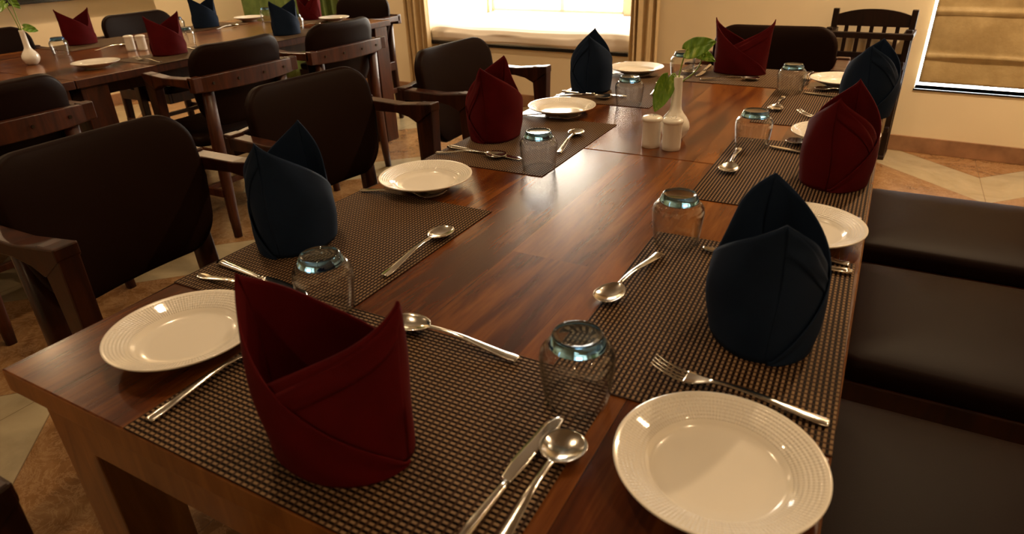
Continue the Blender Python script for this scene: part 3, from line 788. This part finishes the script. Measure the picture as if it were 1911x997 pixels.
# ------------------------------------------------------------------ cutlery (lies along local X, business end at -X, centred)
def lerp(tab, s):
    for (a, va), (b, vb) in zip(tab, tab[1:]):
        if s <= b: return va + (vb - va) * ((s - a) / (b - a) if b > a else 0)
    return tab[-1][1]
def smooth_tab(tab, s, h=.02): return (lerp(tab, s - h) + 2 * lerp(tab, s) + lerp(tab, s + h)) / 4
HANDLE_W = [(.33, .0030), (.45, .0030), (.62, .0042), (.80, .0058), (.95, .0072), (.992, .0066), (1.0, .0050)]
def zline(s, bowl):
    return smooth_tab([(0, .0085), (.1, .0085), (.22, .0095), (.33, .0110), (.42, .0120), (.55, .0115), (.75, .0065), (.90, .0030), (1.0, .0028)], s, .04)
def spoon(L, bw, bl, depth):
    def wdt(s):
        if s < bl:
            q = s / bl; e = bw * math.sqrt(max(0.002, 1 - (2 * q - 1) ** 2)) * (1 - .10 * (2 * q - 1))
            return e if q < .5 else max(.0032, e)
        return max(.0032 if s < .5 else 0, lerp(HANDLE_W, s))
    def f(u, v):
        s = u; t = 2 * v - 1; wd_ = wdt(s) if s > 0 else .0012
        dp = depth * math.sin(PI * min(1, max(0, s / (bl * 1.03)))) ** .8 if s < bl * 1.03 else 0
        z = zline(s, bl) - dp * (1 - t * t) + (.0012 * (1 - t * t) if s > bl else 0)
        return ((s - .5) * L, t * wd_, z)
    return MB().grid(f, 110, 12)
def fork():
    L = .190; mb = MB(); root = .30; tl = .245
    def wdt(s):
        if s < .36: return lerp([(0, .0118), (.10, .0122), (.20, .0120), (.26, .0105), (.31, .0060), (.36, .0032)], s)
        return lerp(HANDLE_W, s)
    def zz(s): return smooth_tab([(0, .0165), (.08, .0095), (.18, .0045), (.27, .0055), (.36, .0095), (.45, .0110), (.58, .0105), (.78, .0062), (.92, .0030), (1, .0026)], s, .03)
    def f(u, v):
        s = .20 + .80 * u; t = 2 * v - 1
        return ((s - .5) * L, t * wdt(s), zz(s) - .0022 * (1 - t * t) * max(0, 1 - s / .35) + (.001 * (1 - t * t) if s > .36 else 0))
    mb.grid(f, 80, 8)
    for k in range(4):
        c = (-.75 + .5 * k)
        def g_(u, v, c=c):
            s = .215 * u; t = 2 * v - 1; w_ = .0017 - .0009 * (1 - u)
            return ((s - .5) * L, c * .0122 + t * w_, zz(s) - .001 * (1 - c * c))
        mb.grid(g_, 20, 2)
    return mb
def make_cut(name, mb, th=.0014): return mb.build(name, M_STEEL, solid=th)
FK = Kind(make_cut('fork', fork()), 'fork')
SPD = Kind(make_cut('dessert_spoon', spoon(.190, .0205, .30, .0065)), 'spoon')
SPS = Kind(make_cut('soup_spoon', spoon(.175, .0235, .285, .0075)), 'spoon')
def knife():
    t = thing('table_knife')
    def fb(u, v):
        s = u; x = -.105 + .105 * s; w_ = .0085 * min(1, (s + .02) * 6) ** .5 if s < .2 else .0085
        w_ = w_ * (1 - .35 * max(0, s - .75) / .25)
        return (x, -.5 * w_ * .9 + (2 * v - 1) * w_ + .004 * (1 - s), .0040)
    MB().grid(fb, 30, 4).build('blade', M_STEEL, t, solid=.0013)
    pts = [(0 + .110 * k / 12, 0, .0045) for k in range(13)]
    rr = lambda i: .0042 + .0032 * (i / 12) ** 1.2 - (.002 if i == 12 else 0)
    MB().sweep(pts, lambda i: [(rr(i) * math.cos(a), .62 * rr(i) * math.sin(a)) for a in [2 * PI * k / 12 for k in range(12)]]).build('handle', M_STEEL, t)
    return t
KN = Kind(knife(), 'knife')
def lay(kind, tip, end, label, group, z=MT, tilt=None, along=None):
    """tip, end: where the business end and the handle end lie on the table"""
    tx, ty = tip; ex, ey = end; a = math.atan2(ey - ty, ex - tx)
    cx_, cy_ = (tx + ex) / 2, (ty + ey) / 2
    return kind.put((cx_, cy_, z), a, label, group, tilt)
def lay_end(kind, end, ang, L, label, group, z=MT):
    a = math.radians(ang); ex, ey = end            # ang: direction from tip to handle end
    return kind.put((ex - math.cos(a) * L / 2, ey - math.sin(a) * L / 2, z), a, label, group)
KG, FG2, DG, SG2 = 'table knives', 'forks', 'dessert spoons', 'soup spoons'
# near head
lay_end(FK, (.264, .020), -92, .19, 'fork left of the large red napkin, handle towards the near edge', FG2)
lay_end(KN, (.650, .008), -93, .215, 'knife right of the large red napkin, beside the round soup spoon', KG)
lay_end(SPS, (.684, .028), -90, .175, 'round soup spoon beside the knife, below the nearest tumbler', SG2)
lay_end(SPD, (.572, .294), -2, .19, 'dessert spoon beyond the large red napkin, bowl behind its right peak', DG)
# left places: handles at the table edge (low x), tips towards the middle
lay_end(FK, (.002, .678), 189, .19, 'fork tucked under the plate right of the nearest blue napkin', FG2)
lay_end(KN, (-.005 + .02, .320), 174, .215, 'knife running under the tumbler by the nearest blue napkin', KG)
lay_end(SPS, (.020, .276), 180, .175, 'soup spoon handle beside the near left plate, bowl behind the red peak', SG2)
lay_end(SPD, (.286, .397), -88, .19, 'dessert spoon on the mat right of the nearest blue napkin', DG)
lay_end(FK, (.008, 1.337), 185, .19, 'fork running under the plate behind the left red napkin', FG2)
lay_end(KN, (.005, 1.000), 175, .215, 'knife in front of the left red napkin', KG)
lay_end(SPS, (.000, .952), 191, .175, 'soup spoon in front of the left red napkin, edge on', SG2)
lay_end(SPD, (.269, 1.060), -81, .19, 'dessert spoon right of the middle left tumbler', DG)
lay_end(FK, (.015, 1.955), 183, .19, 'fork running under the far left corner plate', FG2)
lay_end(KN, (.010, 1.650), 182, .215, 'knife between the far left navy napkin and the plate before it', KG)
lay_end(SPS, (.010, 1.600), 186, .175, 'soup spoon behind the plate at the far left navy napkin', SG2)
lay_end(SPD, (.285, 1.705), -84, .19, 'dessert spoon handle peeping out behind the pothos leaf', DG)
# far head (faces the camera)
lay_end(SPD, (.362, 1.985), 197, .19, 'dessert spoon in front of the far head red napkin', DG)
lay_end(KN, (.335, 2.240), 92, .215, 'knife behind the far tumbler at the pothos stems', KG)
lay_end(SPS, (.300, 2.235), 90, .175, 'soup spoon behind the far tumbler at the pothos stems', SG2)
lay_end(FK, (.680, 2.240), 90, .19, 'fork behind the farthest right tumbler', FG2)
# right places: handles at the right edge
lay_end(FK, (.911, .335), -4, .19, 'fork on the mat directly behind the large white plate', FG2)
lay_end(KN, (.905, .697), 2, .215, 'knife running behind the large navy napkin, handle end out right', KG)
lay_end(SPS, (.902, .726), -5, .175, 'soup spoon behind the large navy napkin', SG2)
lay_end(SPD, (.638, .645), 82, .19, 'dessert spoon at the mat edge left of the large navy napkin', DG)
lay_end(FK, (.908, .915), -3, .19, 'fork half under the plate behind the large navy napkin', FG2)
lay_end(KN, (.905, 1.245), -12, .215, 'knife left of the right side red napkin', KG)
lay_end(SPS, (.890, 1.288), -20, .175, 'soup spoon beside the knife left of the right side red napkin', SG2)
lay_end(SPD, (.637, 1.250), 94, .19, 'dessert spoon seen end on before the right middle tumbler', DG)
lay_end(FK, (.890, 1.545), -22, .19, 'fork whose tines show above the plate left of the right red napkin', FG2)
lay_end(KN, (.905, 1.850), -10, .215, 'knife left of the far right navy napkin', KG)
lay_end(SPS, (.890, 1.905), -16, .175, 'soup spoon beside the knife left of the far right navy napkin', SG2)
lay_end(SPD, (.650, 1.815), 91, .19, 'dessert spoon seen end on below the farthest right tumbler', DG)
# background table
lay_end(FK, (-1.93, 1.60), -2, .19, 'fork lying left of the near red napkin of the background table', FG2)
lay_end(SPS, (-2.10, 1.92), 8, .175, 'dark looking spoon beside the near red napkin of the background table', SG2)
lay_end(SPD, (-2.62, 1.72), -84, .19, 'dessert spoon behind the small tumbler of the background table', DG)
lay_end(SPD, (-2.70, 2.52), -84, .19, 'dessert spoon left of the far plate of the background table', DG)
lay_end(SPD, (-2.22, 2.70), -96, .19, 'dessert spoon behind the rightmost chair back of the background table', DG)

# ------------------------------------------------------------------ shakers
def shaker(holes):
    t = thing('shaker')
    prof = [(0, .0), (.0200, .0), (.0214, .0012), (.0216, .010), (.0216, .0600), (.0222, .0620), (.0236, .0640), (.0240, .0660), (.0236, .0685), (.0215, .0712), (.0150, .0735), (0, .0745)]
    MB().lathe(prof, 48).build('body', M_CHINA, t, weld=True)
    h = MB()
    for k in range(holes):
        a = 2 * PI * k / holes; r = .0075
        h.beam((r * math.cos(a), r * math.sin(a), .0738), (r * math.cos(a), r * math.sin(a), .0747), (.0017, .0017), (.0017, .0017), n=8)
    ho = h.build('holes', M_HOLE, t); return t
SH = Kind(shaker(5), 'shaker')
SH.put((.443, 1.203, TZ), .2, 'left white ceramic shaker before the bud vase', 'white ceramic shakers')
SH.put((.493, 1.199, TZ), .7, 'right white ceramic shaker before the bud vase', 'white ceramic shakers')
SH.put((-2.44, 1.80, TZ), .2, 'left white shaker on the background table, beside the red napkin', 'white ceramic shakers')
SH.put((-2.39, 1.83, TZ), .7, 'right white shaker on the background table, touching the red napkin in view', 'white ceramic shakers')

# ------------------------------------------------------------------ bud vases with pothos
def vase():
    prof = [(0, .0), (.017, .0), (.020, .002), (.028, .010), (.0345, .022), (.0360, .031), (.0340, .042), (.0270, .054), (.0190, .064), (.0145, .072), (.0128, .082), (.0118, .110), (.0113, .138), (.0118, .1475), (.0113, .1490), (.0098, .1480), (.0095, .10), (.0, .09)]
    return MB().lathe(prof, 56).build('bud_vase', M_CHINA, weld=True)
VS = Kind(vase(), 'vase')
VX, VY = .474, 1.285
VS.put((VX, VY, TZ), 0, 'white bottle shaped bud vase behind the two shakers', 'white bud vases')
VS.put((-2.52, 1.37, TZ), 0, 'small white bottle vase on the background table at the left edge', 'white bud vases')
def leaf(base, tip, width, normal, curl=.25, droop=.2):
    base, tip = Vector(base), Vector(tip); d = tip - base; L = d.length; d.normalize()
    n = Vector(normal); n = (n - d * n.dot(d)).normalized(); s = d.cross(n)
    def f(u, v):
        t = 2 * v - 1
        wd_ = width * (1.40 * (u + .004) ** .36 * (1 - u) ** .82)
        back = -.13 * L * (abs(t) ** 1.5) * math.exp(-(u / .22) ** 2)       # heart lobes behind the stalk
        p = base + d * (L * u + back) + s * (t * wd_) + n * (curl * wd_ * (t * t) - droop * L * u * u + .0012 * math.sin(18 * u + 5 * t))
        p -= n * (.0016 * math.exp(-(t / .08) ** 2))
        return p
    return MB().grid(f, 30, 16)
def curve(pts, n=14):
    P = [Vector(p) for p in pts]; out = []
    for k in range(n + 1):
        t = k / n; Q = P[:]
        while len(Q) > 1: Q = [Q[i].lerp(Q[i + 1], t) for i in range(len(Q) - 1)]
        out.append(Q[0])
    return out
def sprig(x, y, z, name, parts, label):
    t = thing(name, (x, y, z))
    for st, rad, lf in parts:
        so = MB().tube(curve(st), rad, 8).build('stem', M_STEM, t)
        lo = leaf(*lf).build('leaf', M_LEAF, so, solid=.0005)
    tag(t, label, 'plant'); return t
Z0 = TZ
sprig(VX, VY, TZ, 'pothos_sprig', [
    ([(.0, 0, .10), (-.002, 0, .15), (.006, .0, .185), (.016, -.004, .212)], .0017, ((.014, -.002, .208), (.080, -.012, .232), .034, (.10, -.90, .42), .12, .05)),
    ([(.002, 0, .11), (.003, .0, .158), (.040, .005, .135), (.052, .004, .200)], .0016, ((.022, .012, .212), (.080, .004, .188), .022, (.1, -.85, .45), .15, .1)),
    ([(-.002, 0, .11), (-.004, 0, .165), (-.010, -.004, .160), (-.020, -.006, .146)], .0016, ((-.020, -.010, .146), (-.046, -.018, .066), .033, (.30, -.95, .15), .22, -.05)),
], 'green pothos cutting with three leaves in the white bud vase')
sprig(-2.52, 1.37, TZ, 'pothos_sprig', [
    ([(0, 0, .10), (-.002, -.004, .16), (-.008, -.01, .22), (-.010, -.02, .26)], .0020, ((-.010, -.02, .262), (-.030, -.075, .225), .030, (.6, -.3, .7), .2, .1)),
    ([(0, 0, .10), (.0, .004, .16), (-.004, .0, .24), (-.004, .002, .28)], .0020, ((-.004, .002, .275), (.0, .03, .235), .022, (.8, -.4, .3), .2, .1)),
    ([(0, 0, .10), (.002, .004, .15), (.006, .012, .155), (.008, .020, .158)], .0018, ((.006, .012, .160), (.020, .062, .140), .026, (.7, -.5, .4), .2, .1)),
], 'pothos cutting in the small white vase at the left picture edge')
